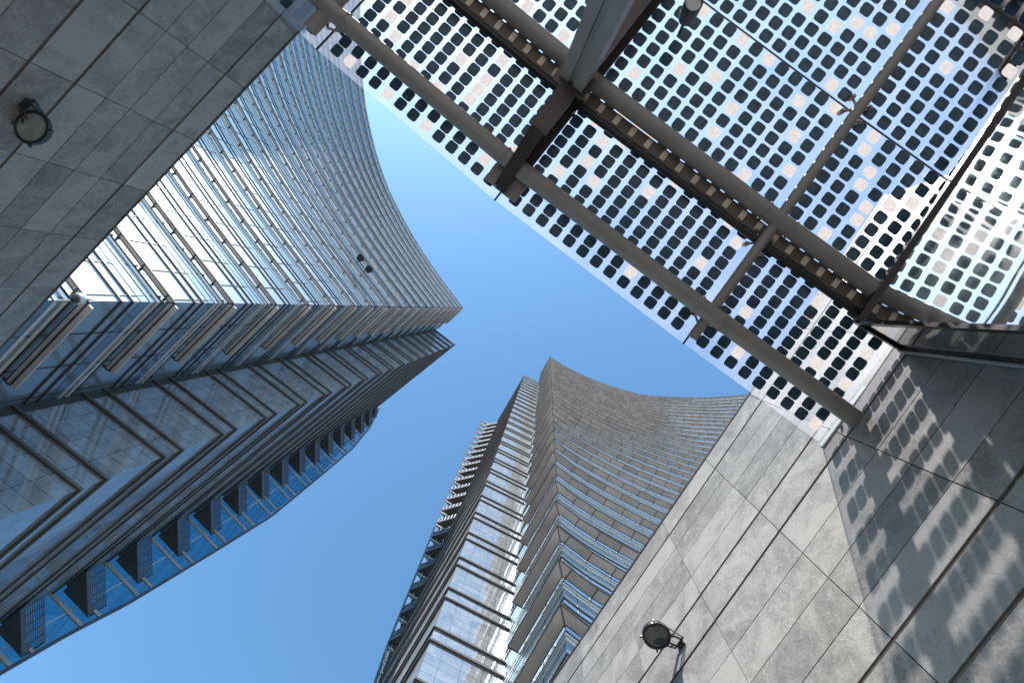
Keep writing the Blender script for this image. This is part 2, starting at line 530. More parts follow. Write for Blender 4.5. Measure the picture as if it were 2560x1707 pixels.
def along(path, s0, s1, step):
    """points on a path from arc length s0 to s1 every step"""
    cum = [0.0]
    for a, b in zip(path, path[1:]): cum.append(cum[-1] + (b - a).length)
    s1 = min(s1, cum[-1])
    def at(s):
        s = min(max(s, 0), cum[-1])
        for i in range(len(path) - 1):
            if s <= cum[i + 1] + 1e-9:
                return path[i].lerp(path[i + 1], (s - cum[i]) / (cum[i + 1] - cum[i]))
        return path[-1]
    out, s = [at(s0)], s0
    while s + step < s1 - 0.25 * step:
        s += step
        out.append(at(s))
    out.append(at(s1))
    return out

GZ = -1.6                                     # the paving lies 1.6 m below the camera

# ------------------------------------------------------------------ ground
g = MB()
n = 40
for i in range(n):
    for j in range(n):
        pass
S = 900
g.face([(-S, -S, GZ), (S, -S, GZ), (S, S, GZ), (-S, S, GZ)])
go = g.build('ground', 'ground')
go['kind'] = 'structure'

# ------------------------------------------------------------------ towers
def tower(name, label, A, I, O, E, concave, vdir, z_first, pitch, n_floors, z_wing, z_slab, shelf_p, lens, glass, shelf_m, panel, f2frac, seed, board):
    rnd = random.Random(seed)
    root = thing(name, label, 'tower', (A.x, A.y, GZ))
    cv = spline(concave, 1.6)                 # from A along the concave front
    front = cv[::-1] + [I]                    # far end .. A .. I
    mid = (cv[0] + cv[1]) / 2
    d = (cv[0] - cv[1]).normalized()
    side = 1 if Vector((d.y, -d.x)).dot(-mid) > 0 else -1
    nf = offsets(front, side)
    slab = [I, O, E]
    ds = (O - I).normalized()
    side_s = 1 if Vector((ds.y, -ds.x)).dot(-(I + O) / 2) > 0 else -1
    ns = offsets(slab, side_s)
    # core behind the cladding
    back = [E + (E - O).normalized() * 0.5 + (I - O).normalized() * 6, cv[-1] - nf[0] * 14]
    core = [p - q * 0.3 for p, q in zip(front, nf)] + [O - ns[1] * 0.3, E - ns[2] * 0.3 ] + back
    c = MB()
    zt = z_slab - 1.2
    for a, b in zip(core, core[1:] + core[:1]):
        c.face([(a.x, a.y, GZ), (b.x, b.y, GZ), (b.x, b.y, zt), (a.x, a.y, zt)])
    c.face([(p.x, p.y, zt) for p in core])
    c.build('core', 'core', root)
    # stone clad side
    s = MB()
    strip(s, slab, ns, GZ, z_slab, -0.25, 0.0)
    s.build('stone_side', 'tiles', root)
    cp = MB()
    strip(cp, slab, ns, z_slab, z_slab + 0.25, -0.3, 0.12)
    cp.build('coping', 'fin', root)
    hs = sorted(lens)
    def width(z):
        if z <= hs[0][0]: return max(0.35, hs[0][1] - (hs[0][0] - z) * 0.09)
        for (za, sa), (zb_, sb) in zip(hs, hs[1:]):
            if z <= zb_: return sa + (sb - sa) * (z - za) / (zb_ - za)
        return hs[-1][1]
    L2 = (I - A).length
    wing_path = [A, A.lerp(I, f2frac)]
    for k in range(n_floors):
        zs = z_first + pitch * k              # height of this floor's louver shelf
        z1 = min(zs + pitch, z_wing)
        if z1 - zs < 0.5: break
        lowz = max(zs, GZ)
        # glazing of the floor above the shelf
        b = MB()
        strip(b, front, nf, lowz + 0.02, z1 - 0.02, -0.12, 0.0, tones=rnd)
        b.build('glass_band', glass, root)
        # lines of the glazing: transoms, spandrel, trim, vertical joints
        t = MB()
        for h, th, pr, mi in ((0.44, 0.08, 0.06, 0), (0.575, 0.08, 0.06, 0), (0.72, 0.40, 0.02, 1), (0.80, 0.15, 0.05, 2), (0.885, 0.15, 0.06, 2), (0.935, 0.04, 0.05, 0)):
            zz = zs + h * pitch
            if zz + th < z1:
                strip(t, front, nf, zz - th / 2, zz + th / 2, 0.003, pr, mi)
        off = rnd.random() * panel
        jp = along(cv, off, 1e9, panel)
        for p, q in zip(jp, jp[1:]):
            dd = (q - p).normalized(); nn = Vector((dd.y, -dd.x)); 
            if nn.dot(nf[-2]) < 0 and (nn - nf[-3]).length > 1.0: nn = -nn
            t.box((p.x + nn.x * 0.012, p.y + nn.y * 0.012, (lowz + z1) / 2), (dd.x * 0.018, dd.y * 0.018, 0), (nn.x * 0.02, nn.y * 0.02, 0), (0, 0, (z1 - lowz) / 2 - 0.03), 0)
        for q in (0.3, 0.62, 0.93):
            p = A.lerp(I, q); dd = (I - A).normalized(); nn = nf[-1]
            t.box((p.x + nn.x * 0.012, p.y + nn.y * 0.012, (lowz + z1) / 2), (dd.x * 0.02, dd.y * 0.02, 0), (nn.x * 0.02, nn.y * 0.02, 0), (0, 0, (z1 - lowz) / 2 - 0.03), 0)
        t.build('glazing_bars', ['bronze', 'spandrel', 'white_trim'], root)
        if zs > 2.2:
            # louver shelf along the concave front and round the corner
            p = shelf_p
            sh = MB()
            jp2 = along(cv, 0, off, 99) if off > 0.4 else [cv[0]]
            pts = jp[::-1] + ([cv[0]] if off > 0.05 else [])
            full = pts + [wing_path[1]]
            nq = offsets(full, side)
            strip(sh, full, nq, zs - 0.03, zs + 0.03, 0.14, p - 0.05, 0, 0.03, tones=rnd)
            if board:
                wn_ = nf[-1]; w0, w1 = A - (I - A).normalized() * p * 0.6, wing_path[1]
                strip(sh, [w0, w1], [wn_, wn_], zs - 0.03, zs + 0.03, p + 0.03, p + 0.03 + board, 0, 0.0, tones=rnd)
            sh.build('louver_shelf', shelf_m, root)
            fr = MB()
            strip(fr, full, nq, zs - 0.045, zs + 0.045, p - 0.05, p, 0)
            strip(fr, full, nq, zs - 0.045, zs + 0.045, 0.09, 0.14, 0)
            for i, (a, m_) in enumerate(zip(full, nq)):
                a0, a1 = a + m_ * 0.0, a + m_ * (p - 0.055)
                fr.bar((a0.x, a0.y, zs), (a1.x, a1.y, zs), 0.055, 0.11)
            fr.build('shelf_frame', 'bronze', root)
        # fins on the stone side
        fn = MB()
        for h in (0.25, 0.25 + 1.1):
            zz = zs + h
            if GZ < zz < z_slab - 0.3:
                strip(fn, slab, ns, zz - 0.065, zz + 0.065, 0.003, 0.13)
        if fn.f: fn.build('stone_fin', 'fin', root)
        # corner balcony at the far end of the stone side
        zb = zs + 0.9
        if 4 < zb < min(z_slab - 3, hs[-1][0] - 1) and width(zb) > 0.6:
            u4 = (O - E).normalized()
            wv_ = min(2.5, 0.85 * width(zb))
            q0, q1, q2 = E + ns[2] * 0.22, E + ns[2] * 0.22 + u4 * 2.3 * (wv_ / 2.5) ** 0.5, E + vdir * wv_ + ns[2] * 0.2
            bl = MB()
            P = lambda p, z: (p.x, p.y, z)
            lo = [P(q0, zb), P(q1, zb), P(q2, zb)]; hi = [P(q0, zb + 0.22), P(q1, zb + 0.22), P(q2, zb + 0.22)]
            bl.face(lo[::-1]); bl.face(hi)
            for i in range(3):
                j = (i + 1) % 3
                bl.face([lo[i], lo[j], hi[j], hi[i]])
            bo = bl.build('balcony', 'soffit', root)
            rl = MB()
            e0, e1 = q1, q2
            for q in range(6):
                p = e0.lerp(e1, q / 5)
                rl.box((p.x, p.y, zb + 0.80), (0.03, 0, 0), (0, 0.03, 0), (0, 0, 0.58))
            for q in range(9):
                zz = zb + 0.3 + q * 0.13
                rl.bar(P(e0, zz), P(e1, zz), 0.03, 0.07 if q == 8 else 0.05)
            rl.bar(P(e0, zb + 0.11), P(e1, zb + 0.11), 0.10, 0.26)
            rl.build('railing', 'slat', bo)
    # lens-shaped glazed fin beyond the balconies
    nv = ns[1] if False else Vector((vdir.y, -vdir.x))
    if nv.dot(-E) < 0: nv = -nv
    gl, fr, vm = MB(), MB(), MB()
    zz = max(GZ, 4.0); dz = pitch / 4
    top = hs[-1][0]
    P = lambda p, z, o=0: (p.x + nv.x * o, p.y + nv.y * o, z)
    while zz < top - 0.1:
        z2 = min(zz + dz, top)
        a, b, c2, d2 = E, E + vdir * width(zz), E + vdir * width(z2), E
        for o in (-0.02, 0.02):
            gl.face([P(a, zz, o), P(b, zz, o), P(c2, z2, o), P(d2, z2, o)])
        fr.bar(P(b, zz), P(c2, z2), 0.22, 0.16, 0, (nv.x, nv.y, 0))
        m1, m2 = E + vdir * (width(zz) * 0.55), E + vdir * (width(z2) * 0.55)
        vm.bar(P(m1, zz, 0.06), P(m2, z2, 0.06), 0.07, 0.05, 0, (nv.x, nv.y, 0))
        zz = z2
    fin = gl.build('glass_fin', 'fin_glass', root)
    fr.build('fin_edge', 'slat', fin)
    k = 0
    for k in range(n_floors):
        for h in (0.2, 1.4):
            z = z_first + pitch * k + h
            if 4 < z < top - 0.5 and width(z) > 0.5:
                hb = MB()
                hb.bar(P(E, z, 0.08), P(E + vdir * (width(z) - 0.1), z, 0.08), 0.14, 0.22, 0)
                hb.build('fin_bar', 'shelf_r', fin)
    vm.build('fin_mullion', 'white_trim', fin)
    return root, cv, nf

Lc = [V2(-16.9, -.34), V2(-21.77, -6.89), V2(-26.3, -13.87), V2(-30.25, -21.4), V2(-32.2, -26.3), V2(-33.87, -31.95), V2(-35.24, -38.5), V2(-35.8, -44), V2(-36.2, -53), V2(-35.6, -63)]
left = tower('office_tower', 'tower with bright glazed concave front and shaded stone side, left of the sky', V2(-16.9, -.34), V2(-21.5, 3.85), V2(-17.65, 6.74), V2(-33.0, 18.86), Lc,
             Vector((.69, .724)).normalized(), 16.15 - 16, 4.0, 24, 93.8, 89.5, 0.36,
             [(27.5, 2.9), (31.5, 3.5), (40, 4.15), (48.5, 4.7), (65, 4.15), (72, 3.8), (81, 2.6), (91, 0.3)], 'glass_l', 'shelf_l', 1.7, 0.68, 3, 0.20)
Rc = [V2(.85, 14.78), V2(2.6, 16.05), V2(6.0, 17.97), V2(10.8, 20.3), V2(17.7, 22.87), V2(23.3, 24.5), V2(28.5, 25.6), V2(37.5, 26.0), V2(45, 26.0), V2(54, 25.3), V2(62, 24.1), V2(72, 22.0)]
right = tower('office_tower', 'taller grey louvered tower with white stone side, rising at the bottom centre', V2(.85, 14.78), V2(-2.49, 20.88), V2(-6.65, 18.87), V2(-14.3, 32.0), Rc,
              Vector((-.875, -.48)).normalized(), 21.5 - 5 * 4.05, 4.05, 36, 142.0, 135.0, 0.78,
              [(42, 0.8), (62, 1.8), (72, 2.4), (100, 3.4), (128, 4.0)], 'glass_r', 'shelf_r', 1.8, 0.72, 5, 0.0)

# ------------------------------------------------------------------ stone-clad walls
def stone_wall(name, label, nrm, dist, t0, t1, joint0, jstep, rows, thick_rows, mat, depth):
    nrm = Vector(nrm).normalized()
    tan = Vector((-nrm.y, nrm.x))
    root = thing(name, label, 'stone wall', (nrm.x * dist + tan.x * (t0 + t1) / 2, nrm.y * dist + tan.y * (t0 + t1) / 2, GZ))
    def P(t, o, z): 
        q = tan * t + nrm * (dist + o)
        return Vector((q.x, q.y, z))
    mb = MB()
    def block(ta, tb, o0, o1, za, zb, mi=0, m=mb):
        m.hexa([P(ta, o0, za), P(tb, o0, za), P(tb, o1, za), P(ta, o1, za), P(ta, o0, zb), P(tb, o0, zb), P(tb, o1, zb), P(ta, o1, zb)], mi)
    js = [t0]
    k = math.floor((t0 - joint0) / jstep) + 1
    while joint0 + k * jstep < t1 - 0.05:
        js.append(joint0 + k * jstep); k += 1
    js.append(t1)
    rnd = random.Random(dist)
    rails = MB()
    for r in range(len(rows) - 1):
        zt, zb = rows[r], rows[r + 1]
        gt = 0.024 if r in thick_rows else 0.006
        gb = 0.024 if r + 1 in thick_rows else 0.006
        for a, b in zip(js, js[1:]):
            mb.tone = rnd.random()
            lip = rnd.uniform(-0.0012, 0.0012)
            block(a + 0.006, b - 0.006, lip, 0.045, zb + gb, zt - gt)
        if r + 1 in thick_rows:
            block(t0, t1, 0.012, 0.044, zb - 0.016, zb + 0.016, 0, rails)
    mb.build('stone_slabs', mat, root)
    rails.build('joint_rail', 'rail_brown', root)
    bd = MB()
    block(t0 + 0.01, t1 - 0.01, 0.05, depth, GZ, rows[0] - 0.03, 0, bd)
    bd.build('wall_body', 'joint', root)
    cp = MB()
    block(t0 - 0.02, t1 + 0.02, -0.012, depth + 0.02, rows[0] - 0.002, rows[0] + 0.05, 0, cp)
    cp.build('coping', 'rail_brown', root)
    return root, P

rowsR = [9.8, 9.23, 8.75, 8.31, 7.79, 7.285, 6.66, 6.06, 5.51, 4.97, 4.48, 3.89, 3.3, 2.72, 2.14, 1.56, 0.98, 0.4, -0.18, -0.76, -1.34, -1.6]
rowsL = [9.9, 9.31, 8.83, 8.31, 7.84, 7.31, 6.63, 6.05, 5.5, 4.95, 4.46, 3.88, 3.3, 2.72, 2.14, 1.56, 0.98, 0.4, -0.18, -0.76, -1.34, -1.6]
NR = Vector((.849, .529)).normalized(); DR = 4.312
NL = Vector((-.672, -.74)).normalized(); DL = 7.664
# tangent = (-n.y, n.x): for the right wall (-.529, .849), for the left wall (.74, -.672)
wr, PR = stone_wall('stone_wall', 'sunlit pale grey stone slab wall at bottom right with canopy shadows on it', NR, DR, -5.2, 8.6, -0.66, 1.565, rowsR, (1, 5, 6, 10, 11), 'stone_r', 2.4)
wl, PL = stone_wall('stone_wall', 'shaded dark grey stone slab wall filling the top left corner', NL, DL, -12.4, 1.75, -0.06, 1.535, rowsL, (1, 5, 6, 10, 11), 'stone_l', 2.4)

# ------------------------------------------------------------------ canopy
cz = 7.0
can = thing('solar_canopy', 'glass canopy dotted with dark solar cells on grey steel tubes, top right', 'canopy', (1.0, -3.0, GZ))
Ej = [V2(-5.82, -6.20), V2(-3.359, -3.748), V2(-.774, -1.555), V2(1.921, .506), V2(3.834, 1.906)]
Dj = [V2(.815, -.58), V2(.74, -.672), V2(.632, -.775), V2(.566, -.824), V2(.545, -.838)]
Dj = [d.normalized() for d in Dj]
Q = [0.0, 1.83, 3.81, 5.83, 7.85]
NCOL = [12, 13, 13, 9]
NROW = [10, 10, 10, 10]
def J(j, q): return Ej[j] + Dj[j] * q
rc = random.Random(21)
def cell(mb, c, ex, ey, s, z0, z1, mi):
    h, k = s / 2, s * 0.225
    pts = []
    for (sx, sy, rot) in ((1, 1, 0), (-1, 1, 1), (-1, -1, 2), (1, -1, 3)):
        corner = [(h, h - k), (h - k * 0.28, h - k * 0.28), (h - k, h)]
        for (x, y) in corner:
            for _ in range(rot): x, y = -y, x
            pts.append((x, y))
    ring = [c + ex * x + ey * y for x, y in pts]
    if mi == 2:                               # an empty cell is only a sheet of pale film on the glass
        mb.face([(p.x, p.y, z1) for p in ring][::-1], mi)
        return
    lo = [(p.x, p.y, z0) for p in ring]; hi = [(p.x, p.y, z1) for p in ring]
    mb.face(lo[::-1], mi); mb.face(hi, mi)
    for i in range(len(lo)):
        j = (i + 1) % len(lo)
        mb.face([lo[i], lo[j], hi[j], hi[i]], mi)
for j in range(4):
    for r in range(4):
        gp = 0.011
        a, b = J(j, Q[r]), J(j + 1, Q[r])
        d, c = J(j, Q[r + 1]), J(j + 1, Q[r + 1])
        ce = (a + b + c + d) / 4
        def sh(p): 
            return p + (ce - p).normalized() * gp * 1.5
        a, b, c, d = map(sh, (a, b, c, d))
        mb = MB()
        z0, z1 = cz - 0.012, cz + 0.012
        mb.hexa([(p.x, p.y, z0) for p in (a, b, c, d)] + [(p.x, p.y, z1) for p in (a, b, c, d)], 0)
        nc, nr = NCOL[j], NROW[r]
        m0, m1 = (0.075, 0.03) if r == 0 else (0.03, 0.02)
        for ir in range(nr):
            fq = m0 + (1 - m0 - m1) * (ir + 0.25) / (nr - 0.5)
            pa, pb = a.lerp(d, fq), b.lerp(c, fq)
            for ic in range(nc):
                fc = 0.03 + 0.94 * (ic + 0.5) / nc
                p = pa.lerp(pb, fc)
                ex = (pb - pa).normalized(); ey = (a.lerp(b, fc) - d.lerp(c, fc)).normalized()
                ey = (ey - ex * ey.dot(ex) * 0.5).normalized()
                sz = min(0.161, (pb - pa).length / nc * 0.8)
                pale = rc.random() < 0.13
                cell(mb, p, ex, ey, sz, z0 - 0.006, z0 - 0.002, 2 if pale else 1)
        mb.build('solar_panel', ['canopy_glass', 'cell', 'pale_cell'], can)

def P3(p, z): return (p.x, p.y, z)
# black seals under the panel joints
gk = MB()
for r in (1, 2, 3):
    for j in range(4):
        gk.bar(P3(J(j, Q[r]), cz - 0.004), P3(J(j + 1, Q[r]), cz - 0.004), 0.016, 0.012)
for j in (1, 2, 3):
    gk.bar(P3(J(j, 0.0), cz - 0.004), P3(J(j, Q[4]), cz - 0.004), 0.022, 0.014)
gk.build('panel_seal', 'gasket', can)
# long tubes that follow the curve of the canopy
for q, r, z in ((0.525, 0.125, 6.76), (2.05, 0.118, 6.80), (6.13, 0.15, 6.78)):
    t = MB()
    pts = [P3(J(j, q), z) for j in range(5)]
    if q < 1:                                 # the outermost tube runs on to a bracket at the wall
        e = J(4, q); dd = (J(4, q) - J(3, q)).normalized()
        pts[-1] = P3(e + dd * 0.05, z)
    else:
        e = J(4, q); dd = (J(4, q) - J(3, q)).normalized()
        pts[-1] = P3(e - dd * (0.1), z)
    t.tube(pts, r, 20)
    t.build('canopy_tube', 'steel', can, smooth=True)
    if q < 1:
        k = MB(); p = J(4, q); dd = (J(4, q) - J(3, q)).normalized(); ee = Dj[4]
        c0 = p + dd * 0.20
        k.box((c0.x, c0.y, z), (dd.x * 0.15, dd.y * 0.15, 0), (ee.x * 0.115, ee.y * 0.115, 0), (0, 0, 0.115))
        k.build('wall_bracket', 'steel', can)
for q, r, z in ((0.525, 0.137, 6.76), (2.05, 0.13, 6.80), (6.13, 0.162, 6.78)):
    for j in (1, 2, 3):
        for sg in (-1, 1):
            p = J(j, q); a = J(j - 1, q) if sg < 0 else J(j + 1, q)
            dd = (a - p).normalized()
            k = MB(); k.tube([P3(p + dd * 0.20, z), P3(p + dd * 0.225, z)], r, 20)
            for t in range(8):
                an = 2 * math.pi * t / 8
                nn = Vector((-dd.y, dd.x)) * math.cos(an) * r * 0.99
                c0 = Vector((p.x + dd.x * .2125 + nn.x, p.y + dd.y * .2125 + nn.y, z + math.sin(an) * r * 0.99))
                k.ball(c0, 0.012, 6)
            k.build('tube_collar', 'steel', can, smooth=True)
# gutter beside the second tube; added beige plates imitate light between the cells
gt = MB(); dr = MB()
for j in range(4):
    a, b = J(j, 1.86), J(j + 1, 1.86)
    gt.bar(P3(a, 6.92), P3(b, 6.92), 0.17, 0.05)
    L = (b - a).length; n = int(L / 0.25)
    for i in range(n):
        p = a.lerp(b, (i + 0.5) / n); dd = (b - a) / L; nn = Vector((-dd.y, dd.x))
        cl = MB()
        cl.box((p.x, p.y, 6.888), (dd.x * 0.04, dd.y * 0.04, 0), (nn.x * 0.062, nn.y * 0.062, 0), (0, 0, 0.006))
        cl.build('gutter_light_patch', 'light_patch', can)
    a, b = J(j, 1.70), J(j + 1, 1.70)
    dr.tube([P3(a, 6.86), P3(b, 6.86)], 0.055, 14)
gt.build('gutter', 'gutter', can)
dr.build('gutter_pipe', 'lamp_body', can, smooth=True)
# slim cross tubes
for j, q0, q1 in ((1, 0.12, 7.6), (3, 0.12, 7.6)):
    t = MB()
    sft = (Ej[j] - Ej[j - 1]).normalized() * (-0.12 if j == 1 else 0.0)
    t.tube([P3(J(j, q0) + sft, 6.80), P3(J(j, q1) + sft, 6.80)], 0.07 if j == 3 else 0.10, 16)
    t.build('cross_tube', 'steel', can, smooth=True)
# spider fittings at the panel joints
for j in (1, 2, 3, 4):
    for q in (0.32, Q[1] - 0.12, Q[2], Q[3]):
        if j == 2 and q > 4: continue
        s = MB()
        c = J(j, q); dd = Dj[j]; nn = Vector((-dd.y, dd.x))
        base = Vector((c.x, c.y, 6.86))
        for sx, sy in ((1, 1), (1, -1), (-1, 1), (-1, -1)):
            if j == 4 and sx > 0: continue
            if q < 0.5 and sy < 0: continue
            e = c + nn * 0.13 * -sx + dd * 0.11 * sy
            ev = Vector((e.x, e.y, 6.93))
            s.tube([base, ev], [0.02, 0.014], 8)
            s.tube([ev + Vector((0, 0, -0.035)), ev + Vector((0, 0, 0.046))], 0.034, 12)
            s.ball(ev + Vector((0, 0, -0.035)), 0.034, 10)
        s.build('spider_fitting', 'chrome', can, smooth=True)
# end channel beside the right wall
ch = MB()
a, b = J(4, -0.02), J(4, 7.6)
oo = Vector((-Dj[4].y, Dj[4].x)) * 0.10
if oo.dot(NR) < 0: oo = -oo
ch.bar(P3(a + oo, 6.97), P3(b + oo, 6.97), 0.14, 0.10)
ch.build('end_channel', 'channel', can)
# main beam: I-section cantilever
bm_ = MB()
a, b = J(2, 0.16), J(2, 7.6)
tap = J(2, 1.0)
def tri(z0, z1, w_, p, q):
    bm_.bar(P3(p, (z0 + z1) / 2), P3(q, (z0 + z1) / 2), w_, z1 - z0)
tri(6.90, 6.935, 0.30, J(2, 0.14), b)
tri(6.42, 6.46, 0.26, tap, b)
tri(6.461, 6.899, 0.03, tap, b)
# tapered tip of the web
wv = Vector((-Dj[2].y, Dj[2].x)) * 0.015
p0, p1 = J(2, 0.16), tap
bm_.hexa([P3(p0 - wv, 6.80), P3(p1 - wv, 6.42), P3(p1 + wv, 6.42), P3(p0 + wv, 6.80), P3(p0 - wv, 6.899), P3(p1 - wv, 6.899), P3(p1 + wv, 6.899), P3(p0 + wv, 6.899)])
wf = Vector((-Dj[2].y, Dj[2].x)) * 0.09
bm_.hexa([P3(p0 - wf, 6.77), P3(p1 - wf, 6.38), P3(p1 + wf, 6.38), P3(p0 + wf, 6.77), P3(p0 - wf, 6.799), P3(p1 - wf, 6.419), P3(p1 + wf, 6.419), P3(p0 + wf, 6.799)])
bm_.build('main_beam', 'dark_steel', can)
# clamp plates where the outer tube meets the main beam
for sgn in (-1, 1):
    k = MB()
    p, q = J(2, 0.14) + wf * sgn * 1.9, J(2, 0.62) + wf * sgn * 1.9
    k.bar(P3(p, 6.865), P3(q, 6.865), 0.20, 0.05)
    for t in (0.15, 0.5, 0.85):
        for e_ in (-0.07, 0.07):
            c0 = p.lerp(q, t) + wv.normalized() * e_
            k.tube([P3(c0, 6.84), P3(c0, 6.826)], 0.016, 6)
    k.build('clamp_plate', 'steel', can)
# leaning column carrying the main beam
col = MB()
top = Vector((0.36, -2.98, 6.42))
low = Vector((0.66, -2.95, 4.5))
dn = (low - top).normalized()
bot = top + dn * ((GZ - top.z) / dn.z)
ax = Vector((Dj[2].x, Dj[2].y, 0)); sd = Vector((-Dj[2].y, Dj[2].x, 0))
for o, wd, dp in ((0.0, 0.06, 0.20), (0.115, 0.13, 0.26), (-0.115, 0.13, 0.26), (0.045, 0.02, 0.27), (-0.045, 0.02, 0.27)):
    c0, c1 = top + sd * o, bot + sd * o
    hx, hy = sd * wd / 2, ax * dp / 2
    col.hexa([c1 - hx - hy, c1 + hx - hy, c1 + hx + hy, c1 - hx + hy, c0 - hx - hy, c0 + hx - hy, c0 + hx + hy, c0 - hx + hy])
col.build('column', 'steel', can)
k = MB()
k.box(top + Vector((0, 0, 0.0)) - dn * 0.02, sd * 0.24, ax * 0.2, Vector((0, 0, 0.02)))
k.build('column_head', 'dark_steel', can)

# ------------------------------------------------------------------ glass vestibule on the right wall
NV = Vector((.857, .516)).normalized()
TR = Vector((-NV.y, NV.x))
p1 = Vector((4.11, 0.19)); FD = p1.dot(NV); tc_ = p1.dot(TR)
vt = 6.71
ves = thing('glass_vestibule', 'dark framed glass lobby box standing against the right wall under the canopy', 'glass lobby', (p1.x, p1.y, GZ))
def PV(t, o, z):
    q = NV * o + TR * t
    return Vector((q.x, q.y, z))
LV = 6.2
fp = MB(); fp.hexa([PV(tc_ - LV, FD, GZ + .05), PV(tc_ - 0.03, FD, GZ + .05), PV(tc_ - 0.03, FD + 0.018, GZ + .05), PV(tc_ - LV, FD + 0.018, GZ + .05),
                    PV(tc_ - LV, FD, vt - .04), PV(tc_ - 0.03, FD, vt - .04), PV(tc_ - 0.03, FD + 0.018, vt - .04), PV(tc_ - LV, FD + 0.018, vt - .04)])
fp.build('front_pane', 'pane', ves)
sp = MB(); sp.hexa([PV(tc_ - 0.012, FD + .04, GZ + .05), PV(tc_ + 0.006, FD + .04, GZ + .05), PV(tc_ + 0.006, DR - .05, GZ + .05), PV(tc_ - 0.012, DR - .05, GZ + .05),
                    PV(tc_ - 0.012, FD + .04, vt - .04), PV(tc_ + 0.006, FD + .04, vt - .04), PV(tc_ + 0.006, DR - .05, vt - .04), PV(tc_ - 0.012, DR - .05, vt - .04)])
sp.build('side_pane', 'side_pane', ves)
for (a, b, wd, hg, nm) in ((PV(tc_ - LV, FD, vt), PV(tc_ + .03, FD, vt), .10, .07, 'top_rail'), (PV(tc_, FD + 0.05, vt + .001), PV(tc_, DR - .004, vt + .001), .08, .07, 'top_rail'),
                           (PV(tc_ - LV, FD + .16, vt - .12), PV(tc_ - 0.1, FD + .16, vt - .12), .04, .05, 'inner_rail')):
    k = MB(); k.bar(a, b, wd, hg); k.build(nm, 'frame', ves)
for (t, o, wx, wy) in ((tc_, FD, .03, .03), (tc_ + 0.0, DR - .035, .03, .03)):
    k = MB(); c = PV(t, o, (GZ + vt - .037) / 2)
    k.box(c, (TR.x * wx, TR.y * wx, 0), (NR.x * wy, NR.y * wy, 0), (0, 0, (vt - .037 - GZ) / 2))
    k.build('post', 'frame', ves)
k = MB(); c = PV(tc_ + .05, DR - .03, (GZ + vt) / 2); k.box(c, (TR.x * .012, TR.y * .012, 0), (NR.x * .025, NR.y * .025, 0), (0, 0, (vt - GZ) / 2)); k.build('wall_trim', 'channel', ves)

# ------------------------------------------------------------------ lamps on the walls
def floodlight(label, centre, aim, wall_pt, wall_n, rad, body, lens, grp):
    """round floodlight on a U bracket; aim = direction the lens faces"""
    c, aim, wp, wn = Vector(centre), Vector(aim).normalized(), Vector(wall_pt), Vector(wall_n).normalized()
    root = thing('floodlight', label, 'floodlight', wp, grp)
    h = MB()
    h.lathe(c, aim, [(rad * .93, 0.004), (rad, 0.0), (rad * 1.02, -0.03), (rad, -0.06), (rad * .8, -0.13), (rad * .45, -0.19), (0, -0.21)], 36)
    h.lathe(c, aim, [(rad * .93, 0.004), (rad * .86, 0.012), (rad * .83, -0.006)], 36)
    h.build('housing', body, root, smooth=True)
    l = MB()
    l.lathe(c, aim, [(rad * .845, -0.004), (rad * .7, 0.004), (rad * .4, 0.012), (0, 0.016)], 36)
    l.build('lens', lens, root, smooth=True)
    s = aim.cross(wn).normalized()
    yk = MB()
    back = c - aim * 0.10
    out = wp + wn * 0.05
    for sg in (-1, 1):
        yk.bar(back + s * rad * .8 * sg, out + s * rad * .5 * sg, 0.012, 0.03, 0, aim)
        yk.tube([back - wn * rad * .2 + s * rad * .35 * sg, out + s * rad * .30 * sg], 0.014, 8)
    yk.bar(out - s * rad * .54, out + s * rad * .54, 0.016, 0.035, 0, aim)
    yk.build('yoke', body, root)
    mp = MB()
    mp.box(wp + wn * 0.02, s * rad * .32, wn * 0.02, aim * 0.05)
    mp.build('mounting_plate', 'lamp_grey', root)
    s2 = aim.cross(s)
    for q in (0.6, 2.2, 3.9, 5.4):
        k = MB(); dd = s * math.cos(q) + s2 * math.sin(q)
        k.box(c + dd * rad * 1.05 - aim * 0.02, dd * 0.03, aim.cross(dd) * 0.012, aim * 0.02)
        k.build('clip', body, root)
    cb = MB()
    b0, b1 = back + s2 * rad * .5, out + s * rad * .2
    cb.tube([b0, b0.lerp(b1, .3) + s * .06, b0.lerp(b1, .7) + s * .08, b1], 0.008, 8)
    cb.build('cable', 'lamp_body', root, smooth=True)
    return root

def ray(u, v):
    q = Rt @ Vector(((u - 1280) / FPX, (v - 853.5) / FPX, 1))
    return q / q.z
GF = 'round floodlights on the stone walls'
def on_wall(u, v, n_, d_):
    q = ray(u, v); return q * (d_ / (q.x * n_.x + q.y * n_.y))
wp = on_wall(1705, 1610, NR, DR)
cR = ray(1642, 1590) * (wp.z - 0.03)
floodlight('black round floodlight standing out from the sunlit stone wall', cR, (-.05, -.02, -1), wp, (-NR.x, -NR.y, 0), 0.205, 'lamp_body', 'lens', GF)
wp = on_wall(63, 258, NL, DL)
cL = ray(78, 318) * (wp.z + 0.05)
floodlight('grey round floodlight with pale lens on the shaded stone wall', cL, (.10, -.12, -1), wp, (-NL.x, -NL.y, 0), 0.265, 'lamp_grey', 'lens_grey', GF)

